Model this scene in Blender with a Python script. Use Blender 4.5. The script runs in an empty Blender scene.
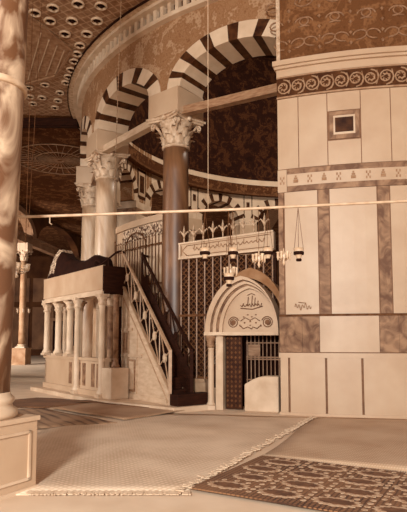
import bpy, math, random
from mathutils import Vector, Matrix
random.seed(7)
SC = bpy.context.scene
COL = SC.collection
PI = math.pi

# ------------------------------------------------------------------ camera
cam = bpy.data.cameras.new('camera'); camo = bpy.data.objects.new('camera', cam); COL.objects.link(camo)
SC.camera = camo
camo.location = (0, 0, 1.658)
camo.rotation_euler = (PI/2 + 0.0842, 0, 0)
cam.sensor_fit = 'VERTICAL'; cam.sensor_height = 24.0; cam.lens = 546.0/512.0*24.0
cam.shift_y = 38.4/512.0; cam.clip_end = 300

# ------------------------------------------------------------------ world, lights, exposure
SC.view_settings.view_transform = 'Standard'; SC.view_settings.look = 'None'
SC.view_settings.gamma = 1; SC.view_settings.use_curve_mapping = False
SC.view_settings.exposure = 0.14
W = bpy.data.worlds.new('world'); SC.world = W; W.use_nodes = True
W.node_tree.nodes['Background'].inputs[0].default_value = (1.0, 0.93, 0.86, 1)
W.node_tree.nodes['Background'].inputs[1].default_value = 0.85

def area(name, loc, target, size, power, color=(1, .95, .88), sizey=None, spread=180):
    l = bpy.data.lights.new(name, 'AREA'); l.energy = power; l.color = color; l.size = size; l.spread = math.radians(spread)
    if sizey: l.shape = 'RECTANGLE'; l.size_y = sizey
    o = bpy.data.objects.new(name, l); COL.objects.link(o); o.location = loc
    d = Vector(target) - Vector(loc); o.rotation_euler = d.to_track_quat('-Z', 'Y').to_euler()
    return o
area('daylight_from_doorway', (-2.7, -8.0, 5.5), (1.2, 11, 2.0), 1.6, 3150, (.95, .95, .9))
area('platform_fill_light', (-16.5, 10.5, 5.5), (-4.5, 18.2, 3.2), 2.5, 190, spread=62)  # added lamp, spread narrowed to brighten the platform side; no window is modelled
area('far_left_fill_light', (-22.5, 27, 5.0), (-9, 46, 3.0), 3.0, 2200, spread=120)  # added lamp lifting the far left colonnade; no window stands here
area('daylight_in_dome', (4.5, 21, 16.5), (6, 30, 6), 3.0, 1300, (1, .88, .74))

# ------------------------------------------------------------------ materials
PAL = [(0, (26, 8, 3)), (.1, (50, 22, 10)), (.25, (91, 54, 29)), (.4, (133, 90, 58)), (.55, (167, 129, 97)),
       (.7, (190, 159, 130)), (.85, (209, 180, 151)), (1, (223, 197, 170))]
def lin(c):
    c /= 255.0
    return c/12.92 if c <= .04045 else ((c+.055)/1.055)**2.4
def tone(v):
    v = max(0, min(1, v))
    for (a, ca), (b, cb) in zip(PAL, PAL[1:]):
        if v <= b:
            t = (v-a)/(b-a); return tuple(lin(x+(y-x)*t) for x, y in zip(ca, cb)) + (1,)
    return tuple(lin(x) for x in PAL[-1][1]) + (1,)
MATS = {}
def newmat(name, rough=.7, metal=0):
    m = bpy.data.materials.new(name); m.use_nodes = True
    b = m.node_tree.nodes['Principled BSDF']; b.inputs['Roughness'].default_value = rough
    b.inputs['Metallic'].default_value = metal
    MATS[name] = m
    return m, m.node_tree.nodes, m.node_tree.links, b
def coords(N, L, scale=(1, 1, 1), rot=(0, 0, 0)):
    tc = N.new('ShaderNodeTexCoord'); mp = N.new('ShaderNodeMapping')
    mp.inputs['Scale'].default_value = scale; mp.inputs['Rotation'].default_value = rot
    L.new(tc.outputs['Object'], mp.inputs['Vector']); return mp.outputs[0]
def ramp(N, L, src, stops, interp='LINEAR'):
    r = N.new('ShaderNodeValToRGB'); r.color_ramp.interpolation = interp
    e = r.color_ramp.elements
    while len(e) > len(stops): e.remove(e[-1])
    while len(e) < len(stops): e.new(1)
    for el, (p, v) in zip(e, stops):
        el.position = p; el.color = tone(v) if not isinstance(v, tuple) else v
    L.new(src, r.inputs[0]); return r.outputs[0]
def bump(N, L, b, src, st=.3, dist=.02):
    n = N.new('ShaderNodeBump'); n.inputs['Strength'].default_value = st; n.inputs['Distance'].default_value = dist
    L.new(src, n.inputs['Height']); L.new(n.outputs[0], b.inputs['Normal'])
def noisy(name, v0, v1, scale=3, rough=.7, detail=5, bumpst=0, stretch=(1, 1, 1), metal=0, lo=.3, hi=.7, dist=0):
    m, N, L, b = newmat(name, rough, metal)
    n = N.new('ShaderNodeTexNoise'); n.inputs['Scale'].default_value = scale; n.inputs['Detail'].default_value = detail
    n.inputs['Distortion'].default_value = dist
    L.new(coords(N, L, stretch), n.inputs['Vector'])
    L.new(ramp(N, L, n.outputs[0], [(lo, v0), (hi, v1)]), b.inputs['Base Color'])
    if bumpst: bump(N, L, b, n.outputs[0], bumpst)
    if v1 < .36 or 'grey' in name: b.inputs['Specular IOR Level'].default_value = .12
    return m
marble = noisy('pale_marble', .63, .75, 1.2, .45, lo=.25, hi=.75)
marble_w = noisy('worn_marble', .68, .92, 2.2, .5, bumpst=.15)
marble_v = noisy('veined_marble', .3, .78, 1.5, .5, 8, stretch=(1, 1, .6), lo=.43, hi=.6, dist=2.2)
marble_d = noisy('dark_veined_marble', .28, .52, 3.0, .65, 8, lo=.35, hi=.65, dist=1.5)
marble_col = noisy('brown_column_marble', .17, .42, 1.6, .42, 8, stretch=(1, 1, .35), lo=.35, hi=.68, dist=1.0)
marble_col2 = noisy('weathered_column_marble', .52, .86, 1.8, .4, 8, stretch=(1, 1, .35), lo=.35, hi=.65, dist=.8)
marble_far = noisy('grey_column_marble', .42, .6, 2, .5)
carved = noisy('carved_marble', .58, .9, 9, .6, bumpst=.3)
stripe_l = noisy('pale_voussoir_stone', .74, .9, 2.5, .6)
stripe_d = noisy('dark_voussoir_stone', .06, .24, 5, .5)
seam = noisy('dark_seam', .33, .42, 8, .7)
wood_d = noisy('dark_stained_wood', .03, .12, 4, .8, stretch=(1, 1, 6))
wood_m = noisy('brown_wood', .38, .55, 5, .55, stretch=(1, 1, 5))
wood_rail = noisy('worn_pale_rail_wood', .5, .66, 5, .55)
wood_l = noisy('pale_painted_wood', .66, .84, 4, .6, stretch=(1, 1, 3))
plaster = noisy('pale_plaster', .8, .92, 2, .8)
parapet = noisy('pale_canvas_parapet', .6, .7, 1.5, .9)
iron = noisy('dark_iron', .08, .18, 9, .5)
iron_l = noisy('light_painted_iron', .62, .8, 9, .5)
iron_m = noisy('worn_iron', .2, .34, 9, .7)
gilt = noisy('pale_gilded_metal', .6, .85, 12, .35)
glass_d = noisy('smoky_lamp_oil', .15, .3, 12, .3)
ink = noisy('brown_inscription', .42, .55, 6, .8)
cloth_d = noisy('dark_cloth', .02, .08, 6, .85)
cloth_p = noisy('patterned_pale_cloth', .2, .85, 14, .85, lo=.42, hi=.58)
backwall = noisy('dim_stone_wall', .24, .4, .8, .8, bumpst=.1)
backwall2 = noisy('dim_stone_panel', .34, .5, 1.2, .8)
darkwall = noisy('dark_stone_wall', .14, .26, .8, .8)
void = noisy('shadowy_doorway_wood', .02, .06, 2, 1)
rock = noisy('rough_rock', .15, .3, 1.2, .9, bumpst=.6)

def glassmat():
    m, N, L, b = newmat('clear_lamp_glass', .12)
    b.inputs['Base Color'].default_value = tone(.9)
    b.inputs['Transmission Weight'].default_value = .75; b.inputs['IOR'].default_value = 1.2
    return m
glass = glassmat()

def mosaic(name, lo, mid, hi, scale, fine=14):
    m, N, L, b = newmat(name, .6)
    v = coords(N, L)
    n = N.new('ShaderNodeTexNoise'); n.inputs['Scale'].default_value = scale; n.inputs['Detail'].default_value = 7
    n.inputs['Distortion'].default_value = 1.6; L.new(v, n.inputs['Vector'])
    n2 = N.new('ShaderNodeTexVoronoi'); n2.inputs['Scale'].default_value = fine; L.new(v, n2.inputs['Vector'])
    mx = N.new('ShaderNodeMath'); mx.operation = 'MULTIPLY_ADD'; mx.inputs[1].default_value = .22
    L.new(n2.outputs['Distance'], mx.inputs[0]); L.new(n.outputs[0], mx.inputs[2])
    L.new(ramp(N, L, mx.outputs[0], [(.38, lo), (.52, mid), (.62, lo+.04), (.74, hi), (.86, mid)]), b.inputs['Base Color'])
    b.inputs['Roughness'].default_value = .85; b.inputs['Specular IOR Level'].default_value = .1
    return m
mos_out = mosaic('tan_mosaic', .38, .48, .6, 1.3)
mos_pier = mosaic('brown_mosaic', .25, .31, .4, 2.2)
mos_in = mosaic('dark_mosaic', .02, .07, .2, 1.6)
mos_band = mosaic('mosaic_band', .12, .24, .36, 2.0)

def lattice(name, base, line, scale, ang1, ang2, w=.12, extra=0):
    m, N, L, b = newmat(name, .7)
    outs = []
    for a in (ang1, ang2):
        v = coords(N, L, (scale, scale, scale), (0, 0, math.radians(a)))
        s = N.new('ShaderNodeSeparateXYZ'); L.new(v, s.inputs[0])
        f = N.new('ShaderNodeMath'); f.operation = 'FRACT'; L.new(s.outputs[0], f.inputs[0])
        c = N.new('ShaderNodeMath'); c.operation = 'LESS_THAN'; c.inputs[1].default_value = w; L.new(f.outputs[0], c.inputs[0])
        outs.append(c.outputs[0])
    mx = N.new('ShaderNodeMath'); mx.operation = 'MAXIMUM'; L.new(outs[0], mx.inputs[0]); L.new(outs[1], mx.inputs[1])
    n = N.new('ShaderNodeTexNoise'); n.inputs['Scale'].default_value = 5; n.inputs['Detail'].default_value = 6
    L.new(coords(N, L), n.inputs['Vector'])
    c1 = ramp(N, L, n.outputs[0], [(.35, base), (.65, base+.14)])
    c2 = ramp(N, L, n.outputs[0], [(.35, line-.1), (.65, line+.05)])
    mix = N.new('ShaderNodeMix'); mix.data_type = 'RGBA'
    L.new(mx.outputs[0], mix.inputs[0]); L.new(c1, mix.inputs[6]); L.new(c2, mix.inputs[7])
    L.new(mix.outputs[2], b.inputs['Base Color'])
    return m
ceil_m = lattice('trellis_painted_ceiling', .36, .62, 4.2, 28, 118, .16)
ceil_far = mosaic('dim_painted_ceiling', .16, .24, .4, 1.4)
coffer_m = lattice('coffered_ceiling_panel', .4, .54, 3.0, -8, 82, .2)
mat_weave = None
def floormat(name, lo, hi, sx, sy, rot, wave=.5, lowp=.2):
    m, N, L, b = newmat(name, .95)
    w = N.new('ShaderNodeTexWave'); w.inputs['Scale'].default_value = sx; w.inputs['Distortion'].default_value = 1.2
    w.inputs['Detail'].default_value = 3
    L.new(coords(N, L, (1, 1, 1), (0, 0, rot)), w.inputs['Vector'])
    w2 = N.new('ShaderNodeTexWave'); w2.inputs['Scale'].default_value = sy; w2.inputs['Distortion'].default_value = 1.2
    L.new(coords(N, L, (1, 1, 1), (0, 0, rot+PI/2)), w2.inputs['Vector'])
    n = N.new('ShaderNodeTexNoise'); n.inputs['Scale'].default_value = 1.1; n.inputs['Detail'].default_value = 7
    L.new(coords(N, L), n.inputs['Vector'])
    a = N.new('ShaderNodeMath'); a.operation = 'MULTIPLY'; L.new(w.outputs[1], a.inputs[0]); L.new(w2.outputs[1], a.inputs[1])
    c = N.new('ShaderNodeMath'); c.operation = 'MULTIPLY_ADD'; c.inputs[1].default_value = wave
    L.new(a.outputs[0], c.inputs[0]); L.new(n.outputs[0], c.inputs[2])
    L.new(ramp(N, L, c.outputs[0], [(.35, lo), (.8, hi)]), b.inputs['Base Color'])
    bump(N, L, b, c.outputs[0], .25, .01)
    return m
floor_m = noisy('worn_stone_floor', .84, 1.0, 1.6, .9, 8)
weave_big = floormat('woven_straw_matting', .7, 1.0, 4.5, 4.5, .6)
weave_plain = floormat('plain_brown_matting', .6, .8, 9, 3, .5)
rug_dark = floormat('dark_rug_pile', .14, .36, 5, 5, .3)
rug_m = floormat('figured_rug_pile', .12, .42, 6, 6, .5, .9)
rug_str = floormat('striped_rug_pile', .12, .6, 3.2, 1.4, 1.0, .9)
rug_mid = floormat('mid_rug_pile', .42, .64, 5, 5, .9)
fringe_m = noisy('pale_fringe', .72, .9, 20, .95)

# ------------------------------------------------------------------ mesh builder
XF = None
def _xf(p):
    if XF is None: return tuple(p)
    # platform and stair group: modelled at 1:1 from its corner, built at 0.87 size on the .12 m stone step
    x, y, z = p; k = .87; zz = .2155+z*k if z > 1 else .12+z*.9655
    return (-2.723+(x+3.13)*k, 14.79+(y-17.0)*k, zz)
class MB:
    def __init__(s): s.v = []; s.f = []; s.m = []; s.sm = []
    def add(s, vs, fs, mi=0, smooth=False):
        o = len(s.v); s.v += [_xf(p) for p in vs]
        for f in fs: s.f.append([o+i for i in f]); s.m.append(mi); s.sm.append(smooth)
    def box(s, c, d, rz=0, mi=0, ax=None):
        cx, cy, cz = c; dx, dy, dz = d[0]/2, d[1]/2, d[2]/2; ca, sa = math.cos(rz), math.sin(rz)
        vs = []
        for z in (-dz, dz):
            for x, y in ((-dx, -dy), (dx, -dy), (dx, dy), (-dx, dy)):
                vs.append((cx+x*ca-y*sa, cy+x*sa+y*ca, cz+z))
        s.add(vs, [(3, 2, 1, 0), (4, 5, 6, 7), (0, 1, 5, 4), (1, 2, 6, 5), (2, 3, 7, 6), (3, 0, 4, 7)], mi)
        return s
    def hexa(s, b, t, mi=0):          # 4 bottom points, 4 top points
        s.add(list(b)+list(t), [(3, 2, 1, 0), (4, 5, 6, 7), (0, 1, 5, 4), (1, 2, 6, 5), (2, 3, 7, 6), (3, 0, 4, 7)], mi); return s
    def bar(s, p, q, w, h=None, mi=0, up=(0, 0, 1)):
        h = h or w; p = Vector(p); q = Vector(q); d = (q-p).normalized(); u = Vector(up)
        if abs(d.dot(u)) > .98: u = Vector((0, 1, 0))
        r = d.cross(u).normalized()*w/2; u = r.cross(d).normalized()*h/2
        s.hexa([p-r-u, p+r-u, q+r-u, q-r-u], [p-r+u, p+r+u, q+r+u, q-r+u], mi); return s
    def tube(s, pts, r, n=8, mi=0, cap=True):
        pts = [Vector(p) for p in pts]; rs = r if isinstance(r, (list, tuple)) else [r]*len(pts)
        vs = []; fs = []
        prev = None
        for i, p in enumerate(pts):
            d = (pts[min(i+1, len(pts)-1)]-pts[max(i-1, 0)]).normalized()
            u = Vector((0, 0, 1)) if abs(d.z) < .9 else Vector((1, 0, 0))
            if prev is not None: u = prev
            a = d.cross(u).normalized(); bb = a.cross(d).normalized(); prev = bb
            for k in range(n):
                t = 2*PI*k/n; vs.append(p+(a*math.cos(t)+bb*math.sin(t))*rs[i])
        for i in range(len(pts)-1):
            for k in range(n):
                k2 = (k+1) % n; fs.append((i*n+k, i*n+k2, (i+1)*n+k2, (i+1)*n+k))
        if cap: fs.append(tuple(range(n-1, -1, -1))); fs.append(tuple((len(pts)-1)*n+k for k in range(n)))
        s.add(vs, fs, mi, True); return s
    def lathe(s, prof, c=(0, 0, 0), n=32, mi=0, mod=None):
        vs = []; fs = []
        for i, (r, z) in enumerate(prof):
            for k in range(n):
                t = 2*PI*k/n; rr = r*(mod(t, z) if mod else 1)
                vs.append((c[0]+rr*math.cos(t), c[1]+rr*math.sin(t), c[2]+z))
        for i in range(len(prof)-1):
            for k in range(n):
                k2 = (k+1) % n; fs.append((i*n+k, i*n+k2, (i+1)*n+k2, (i+1)*n+k))
        fs.append(tuple(range(n-1, -1, -1))); fs.append(tuple((len(prof)-1)*n+k for k in range(n)))
        s.add(vs, fs, mi, True); return s
    def arc(s, r0, r1, a0, a1, z0, z1, n=None, mi=0):    # ring block around the dome's centre (degrees)
        n = n or max(1, int(abs(a1-a0)/1.5)+1)
        vs = []; fs = []
        for i in range(n+1):
            a = a0+(a1-a0)*i/n
            for r, z in ((r0, z0), (r1, z0), (r1, z1), (r0, z1)): vs.append(pol(r, a, z))
        for i in range(n):
            o = i*4
            for k in range(4): fs.append((o+k, o+4+k, o+4+(k+1) % 4, o+(k+1) % 4))
        fs.append((0, 1, 2, 3)); fs.append((n*4+3, n*4+2, n*4+1, n*4))
        s.add(vs, fs, mi); return s
    def prism(s, poly, fr, d0, d1, mi=0):   # poly in (u,z); fr=(origin,udir,ndir)
        o, u, n = [Vector(x) for x in fr]
        A = [o+u*p[0]+Vector((0, 0, p[1]))+n*d0 for p in poly]; B = [o+u*p[0]+Vector((0, 0, p[1]))+n*d1 for p in poly]
        k = len(poly); s.add(A+B, [tuple(range(k-1, -1, -1)), tuple(range(k, 2*k))]+[(i, (i+1) % k, k+(i+1) % k, k+i) for i in range(k)], mi)
        return s
    def build(s, name, mats, parent=None, org=None, recalc=True, bevel=0):
        if not isinstance(mats, (list, tuple)): mats = [mats]
        if org is None: org = tuple(parent['_o']) if parent is not None and '_o' in parent else (0, 0, 0)
        me = bpy.data.meshes.new(name)
        me.from_pydata([(x-org[0], y-org[1], z-org[2]) for x, y, z in s.v], [], s.f)
        for m in mats: me.materials.append(m)
        me.polygons.foreach_set('material_index', s.m); me.polygons.foreach_set('use_smooth', s.sm)
        if recalc:
            import bmesh
            b = bmesh.new(); b.from_mesh(me); bmesh.ops.recalc_face_normals(b, faces=b.faces); b.to_mesh(me); b.free()
        o = bpy.data.objects.new(name, me); COL.objects.link(o)
        if parent is not None: o.parent = parent
        else: o.location = org
        o['_o'] = org
        if bevel:
            md = o.modifiers.new('bevel', 'BEVEL'); md.width = bevel; md.segments = 2; md.limit_method = 'ANGLE'
        return o
def tag(o, label, cat, group=None, kind=None):
    o['label'] = label; o['category'] = cat
    if group: o['group'] = group
    if kind: o['kind'] = kind
    return o
def thing(name, label, cat, loc, group=None, rz=0, local=False):
    if not local: loc = _xf(loc)
    o = bpy.data.objects.new(name, None); COL.objects.link(o); o.location = loc; o.rotation_euler = (0, 0, rz)
    o.empty_display_size = .2
    o['_o'] = (0, 0, 0) if local else tuple(loc)
    return tag(o, label, cat, group)
def struct(o): o['kind'] = 'structure'; return o
def dup(root, loc, rz=0, label=None, scale=None):
    r = root.copy(); COL.objects.link(r); r.location = loc; r.rotation_euler = (0, 0, rz)
    if scale: r.scale = scale
    if label: r['label'] = label
    for ch in list(root.children):
        c = ch.copy(); COL.objects.link(c); c.parent = r
        for g in list(ch.children):
            d = g.copy(); COL.objects.link(d); d.parent = c
    return r

# ------------------------------------------------------------------ plan of the building
CX, CY, R = 5.724, 22.727, 10.2
def pol(r, a, z=0): return (CX+r*math.cos(math.radians(a)), CY+r*math.sin(math.radians(a)), z)
ZCEIL = 10.95; ZSPRING = 8.47; ZTOP = ZCEIL
PIERS = [257.3, 167.3, 77.3, 347.3]
COLS = [230.45, 208.6, 186.75]

# floor
fb = MB(); fb.box((0, 25, -.1), (90, 90, .2)); struct(fb.build('floor', floor_m))
# ceiling of the ambulatory : flat annular slab around the ring out to a square
cb = MB(); n = 96
inner = [pol(10.7, 360*i/n, ZCEIL) for i in range(n)]
outer = [pol(62 if 45 < 360*i/n < 205 else 27, 360*i/n, ZCEIL) for i in range(n)]
vs = inner+outer+[(x, y, z+.3) for x, y, z in inner]+[(x, y, z+.3) for x, y, z in outer]
fs = []; ms = []
for i in range(n):
    j = (i+1) % n
    fs += [(i, j, n+j, n+i), (2*n+i, 2*n+j, 3*n+j, 3*n+i), (n+i, n+j, 3*n+j, 3*n+i), (i, j, 2*n+j, 2*n+i)]
cb.add(vs, fs)
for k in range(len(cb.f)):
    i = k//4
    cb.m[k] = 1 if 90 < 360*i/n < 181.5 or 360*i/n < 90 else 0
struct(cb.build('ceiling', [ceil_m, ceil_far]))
# dome drum and lid
db = MB()
db.arc(9.7, 10.1, 0, 360, ZTOP+.3, 19, 72); struct(db.build('wall_drum', mos_in))
db = MB(); db.arc(.02, 10.2, 0, 360, 19, 19.3, 72); struct(db.build('ceiling_dome', mos_in))
# outer walls far away
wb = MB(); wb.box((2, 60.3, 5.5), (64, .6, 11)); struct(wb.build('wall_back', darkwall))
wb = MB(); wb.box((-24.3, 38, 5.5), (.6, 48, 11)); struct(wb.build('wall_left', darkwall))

# ------------------------------------------------------------------ circular arcade wall + striped arches
E_ = .44
SUPS = [('p', 257.3, 6.3), ('c', 230.45, 3.15), ('c', 208.6, 3.15), ('c', 186.75, 3.15), ('c', 173.0, 3.15), ('p', 155.3, 4.3),
        ('c', 130.0, 3.15), ('c', 108.5, 3.15), ('c', 87.0, 3.15), ('p', 65.0, 6.3)]
BAYS = []
for k, ((t0_, a0_, h0_), (t1_, a1_, h1_)) in enumerate(zip(SUPS, SUPS[1:])):
    hi_, lo_ = a0_-h0_, a1_+h1_
    BAYS.append((k, .78 if k < 3 else (.7 if k in (3,) else 1.28), (hi_+lo_)/2, math.radians((hi_-lo_)/2)*R))
wall = MB()
def arch_ext(s, a, b):
    t = 1-(s/a)**2
    return ZSPRING + (b*math.sqrt(t) if t > 0 else 0)
for k_, BI, mid, a in BAYS:
    aa, bb = a+E_, BI+E_
    # samples across the bay from neighbouring support to support
    half = math.degrees(a/R); n = 28
    L_ = [-a-.6]+[-aa+2*aa*k/n for k in range(n+1)]+[a+.6]
    for s0, s1 in zip(L_, L_[1:]):
        z0, z1 = arch_ext(s0, aa, bb)-.02, arch_ext(s1, aa, bb)-.02
        A0, A1 = mid+math.degrees(s0/R), mid+math.degrees(s1/R)
        b = [pol(9.72, A0, z0), pol(10.68, A0, z0), pol(10.68, A1, z1), pol(9.72, A1, z1)]
        t = [pol(9.72, A0, ZTOP+.3), pol(10.68, A0, ZTOP+.3), pol(10.68, A1, ZTOP+.3), pol(9.72, A1, ZTOP+.3)]
        wall.add(b+t, [(3, 2, 1, 0), (4, 5, 6, 7)], 0); wall.add(b+t, [(1, 2, 6, 5)], 0); wall.add(b+t, [(3, 0, 4, 7)], 1)
for p_, h_ in ((155.3, 5.6), (65.0, 7.5)): wall.arc(9.72, 10.68, p_-h_, p_+h_, ZSPRING, ZTOP+.3)
wall.arc(9.72, 10.68, -97, 58.5, 0, ZTOP+.3, 60)
wo = wall.build('wall_arcade', [mos_out, plaster]); struct(wo)
# cornice with brackets, ceiling border
co = MB(); co.arc(10.66, 11.02, 0, 360, ZCEIL-.13, ZCEIL+.02, 144); co.arc(10.66, 10.86, 0, 360, ZCEIL-.52, ZCEIL-.4, 144)
for k in range(250):
    a = k*360/250; co.arc(10.66, 10.86, a, a+.6, ZCEIL-.42, ZCEIL-.13, 1)
struct(co.build('trim_1', marble_w))
co = MB(); co.arc(10.67, 10.72, 0, 360, ZCEIL-.41, ZCEIL-.14, 144); struct(co.build('trim_gap_shade', stripe_d))  # shade in the gaps between brackets, painted as a dark strip
co = MB(); co.arc(11.02, 11.2, 0, 360, ZCEIL-.04, ZCEIL+.01, 144); struct(co.build('trim_2', carved))
co = MB(); co.arc(11.2, 11.23, 0, 360, ZCEIL-.07, ZCEIL+.01, 144); struct(co.build('trim_3', wood_d))
co = MB(); co.arc(9.45, 9.74, 0, 360, 10.35, 10.85, 120); struct(co.build('trim_4', mos_band))
co = MB(); co.arc(9.40, 9.75, 0, 360, 10.24, 10.34, 120); struct(co.build('trim_5', iron_m))

def voussoirs(mid, a, BI, r0=9.69, r1=10.71, nd=6):
    m = MB(); a2, b2 = a+E_, BI+E_
    tot = nd*.75+(nd+1)*1.25; t = 0
    for k in range(2*nd+1):
        w = (.75 if k % 2 else 1.25)/tot*PI
        if k == 2*nd: w = PI-t
        for j in range(2):
            t0, t1 = t+w*j/2, t+w*(j+1)/2
            def P(r, tt, A, B): return pol(r, mid+math.degrees(A*math.cos(tt)/R), ZSPRING+B*math.sin(tt))
            lo = [P(r0, t0, a, BI), P(r1, t0, a, BI), P(r1, t1, a, BI), P(r0, t1, a, BI)]
            hi = [P(r0, t0, a2, b2), P(r1, t0, a2, b2), P(r1, t1, a2, b2), P(r0, t1, a2, b2)]
            m.hexa(lo, hi, k % 2)
        t += w
    return m
arch_labels = ['broad arch of black and white voussoirs between the marble pier and the tall brown column',
    'narrow striped arch left of the tall brown column, its soffit in wide dark bands',
    'striped arch at the far left curve of the arcade, seen nearly edge on',
    'striped arch behind the far left column, hardly visible',
    'far striped arch glimpsed between the pale column and the tall brown column, left one',
    'far striped arch glimpsed just left of the tall brown column',
    'small far striped arch centred above the inscription frieze',
    'small far striped arch above the right end of the frieze by the pier',
    'small far striped arch hidden behind the big pier']
for k_, BI, mid, a in BAYS:
    o = voussoirs(mid, a, BI, nd={0: 7}.get(k_, 5 if k_ < 4 else 7)).build('striped_arch', [stripe_l, stripe_d], org=pol(10.2, mid, ZSPRING))
    tag(o, arch_labels[k_], 'arch', 'striped arches of the circular arcade' if k_ < 4 else 'far striped arches of the arcade')
# spandrel panels inside the ring
sp = MB()
sup_in = [130.0, 108.5, 87.0]
for c in sup_in:
    sp.arc(9.675, 9.72, c-.55, c+.55, 9.5, 9.85, 3, 1)
    for s in (-1, 1): sp.arc(9.68, 9.73, c+s*1.5-.12, c+s*1.5+.12, 8.9, 10.24, 1, 1)
c = 155.5; sp.arc(9.685, 9.73, c-2.2, c+2.2, 8.7, 10.15, 3, 1); sp.arc(9.675, 9.72, c-1.8, c+1.8, 8.83, 10.02, 3, 0); sp.arc(9.665, 9.71, c-1.2, c+1.2, 9.0, 9.85, 2, 1)
tag(sp.build('spandrel_panels', [marble, stripe_d], org=pol(9.7, 90, 9)), 'framed square marble inlays between the far striped arches', 'inlay')

# ------------------------------------------------------------------ columns
def leaf(m, r0, z0, h, w, ang, curl=.12, n=5, c=(0, 0)):
    vs = []; fs = []
    for i in range(n+1):
        t = i/n; rr = r0 + curl*(t**3)*1.3 + .02; z = z0+h*(t if t < .85 else .85-(t-.85)*.8)
        ww = w*(.7+.5*math.sin(t*PI))*(1 if t < .8 else .6)
        for s, dr in ((-1, -.02), (0, .03), (1, -.02)):
            a = ang+s*ww/rr/2
            vs.append((c[0]+(rr+dr)*math.cos(a), c[1]+(rr+dr)*math.sin(a), z))
    for i in range(n):
        for k in range(2): fs.append((i*3+k, i*3+k+1, i*3+4+k, i*3+3+k))
    m.add(vs, fs, 0, True)
    m.add([(x*.0+c[0]+(x-c[0])*.93, y*.0+c[1]+(y-c[1])*.93, z) for x, y, z in vs], [f[::-1] for f in fs], 0, True)
def capital_mb(r, z0, h, half, detail=True):
    m = MB()
    m.lathe([(r*.98, 0), (r*1.12, h*.03), (r*1.12, h*.08), (r, h*.1), (r, h*.3), (r*1.05, h*.6), (r*1.3, h*.82), (r*1.35, h*.86)], (0, 0, z0), 28)
    if detail:
        for k in range(8): leaf(m, r*1.02, z0+h*.1, h*.36, r*.62, k*PI/4+.2, r*.35)
        for k in range(8): leaf(m, r*1.03, z0+h*.3, h*.40, r*.6, k*PI/4+PI/8+.2, r*.45)
        for k in range(4):
            a = PI/4+k*PI/2
            for s in (-1, 1):
                pts = []
                for j in range(16):
                    t = j/15*2.6*PI; rad = r*.26*(1-j/18); b0 = half*1.16
                    px = b0-rad*math.cos(t)*.7; pz = z0+h*.72+rad*math.sin(t)
                    pts.append((px*math.cos(a)-s*.05*math.sin(a), px*math.sin(a)+s*.05*math.cos(a), pz))
                m.tube(pts, r*.075, 6)
            m.tube([(r*1.1*math.cos(a), r*1.1*math.sin(a), z0+h*.5), (half*1.1*math.cos(a), half*1.1*math.sin(a), z0+h*.83)], [r*.08, r*.13], 6)
            a2 = k*PI/2; m.lathe([(.02, 0), (r*.2, .03), (r*.2, .12), (.02, .16)], (half*.88*math.cos(a2), half*.88*math.sin(a2), z0+h*.84), 10)
    # concave abacus
    poly = []
    for k in range(4):
        for j in range(-4, 4):
            t = j/4; a = k*PI/2; d = half*(.84+.2*t*t); y = half*1.04*t
            poly.append((d*math.cos(a)-y*math.sin(a), d*math.sin(a)+y*math.cos(a)))
    for z_a, z_b, sc in ((h*.86, h*.93, .95), (h*.93, h, 1.04)):
        n = len(poly)
        vs = [(x*sc, y*sc, z0+z_a) for x, y in poly]+[(x*sc, y*sc, z0+z_b) for x, y in poly]
        m.add(vs, [tuple(range(n-1, -1, -1)), tuple(range(n, 2*n))]+[(i, (i+1) % n, n+(i+1) % n, n+i) for i in range(n)])
    return m
def column(label, c, rz, r, zb, zcap, hcap, half, ztop, shaftm, group=None, ped=0, detail=True):
    t = thing('marble_column', label, 'column', (c[0], c[1], 0), group, rz, True)
    if ped:
        m = MB(); m.box((0, 0, ped/2), (half*2.3, half*2.3, ped)); m.box((0, 0, ped-.05), (half*2.45, half*2.45, .1)); m.build('pedestal', shaftm, t)
    m = MB(); m.box((0, 0, ped+zb*.16), (r*2.9, r*2.9, zb*.32))
    m.lathe([(r*1.42, zb*.32), (r*1.5, zb*.42), (r*1.42, zb*.56), (r*1.15, zb*.62), (r*1.12, zb*.7), (r*1.28, zb*.8), (r*1.25, zb*.92), (r*1.05, zb)], (0, 0, ped), 32)
    m.build('base', marble_w, t)
    m = MB(); H = zcap-ped-zb
    m.lathe([(r*(1.0+.01*math.sin(k/10*PI)-.08*k/10), H*k/10) for k in range(11)], (0, 0, ped+zb), 40); m.build('shaft', shaftm, t)
    capital_mb(r*.92, zcap, hcap, half, detail).build('capital', carved, t)
    m = MB(); m.box((0, 0, (zcap+hcap+ztop)/2), (half*2, half*2, ztop-zcap-hcap)); m.build('impost_block', marble, t, bevel=.015)
    return t
cl = ['tall brown marble column with carved leafy capital, nearest to the striped arches',
      'weathered pale marble column rising behind the raised platform',
      'pale column at the far left curve of the arcade, partly hidden by its neighbour']
cm = [marble_col, marble_col2, marble_col2]
for k, A in enumerate(COLS):
    p = pol(R+(.1 if k == 2 else 0), A)
    column(cl[k], p, math.radians(A), .38, .42, 6.95, .85, .55, ZSPRING, cm[k])
for A, lab in ((173.0, 'pale column behind the far left column, hardly visible'), (130.0, 'far column beyond the bay left of the iron grille'),
               (108.5, 'far column beyond the middle of the inscription frieze'), (87.0, 'far column hidden beyond the big pier')):
    column(lab, pol(R, A), math.radians(A), .38, .42, 6.95, .85, .55, ZSPRING, marble_col2, 'far columns of the circular arcade', detail=False)

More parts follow.
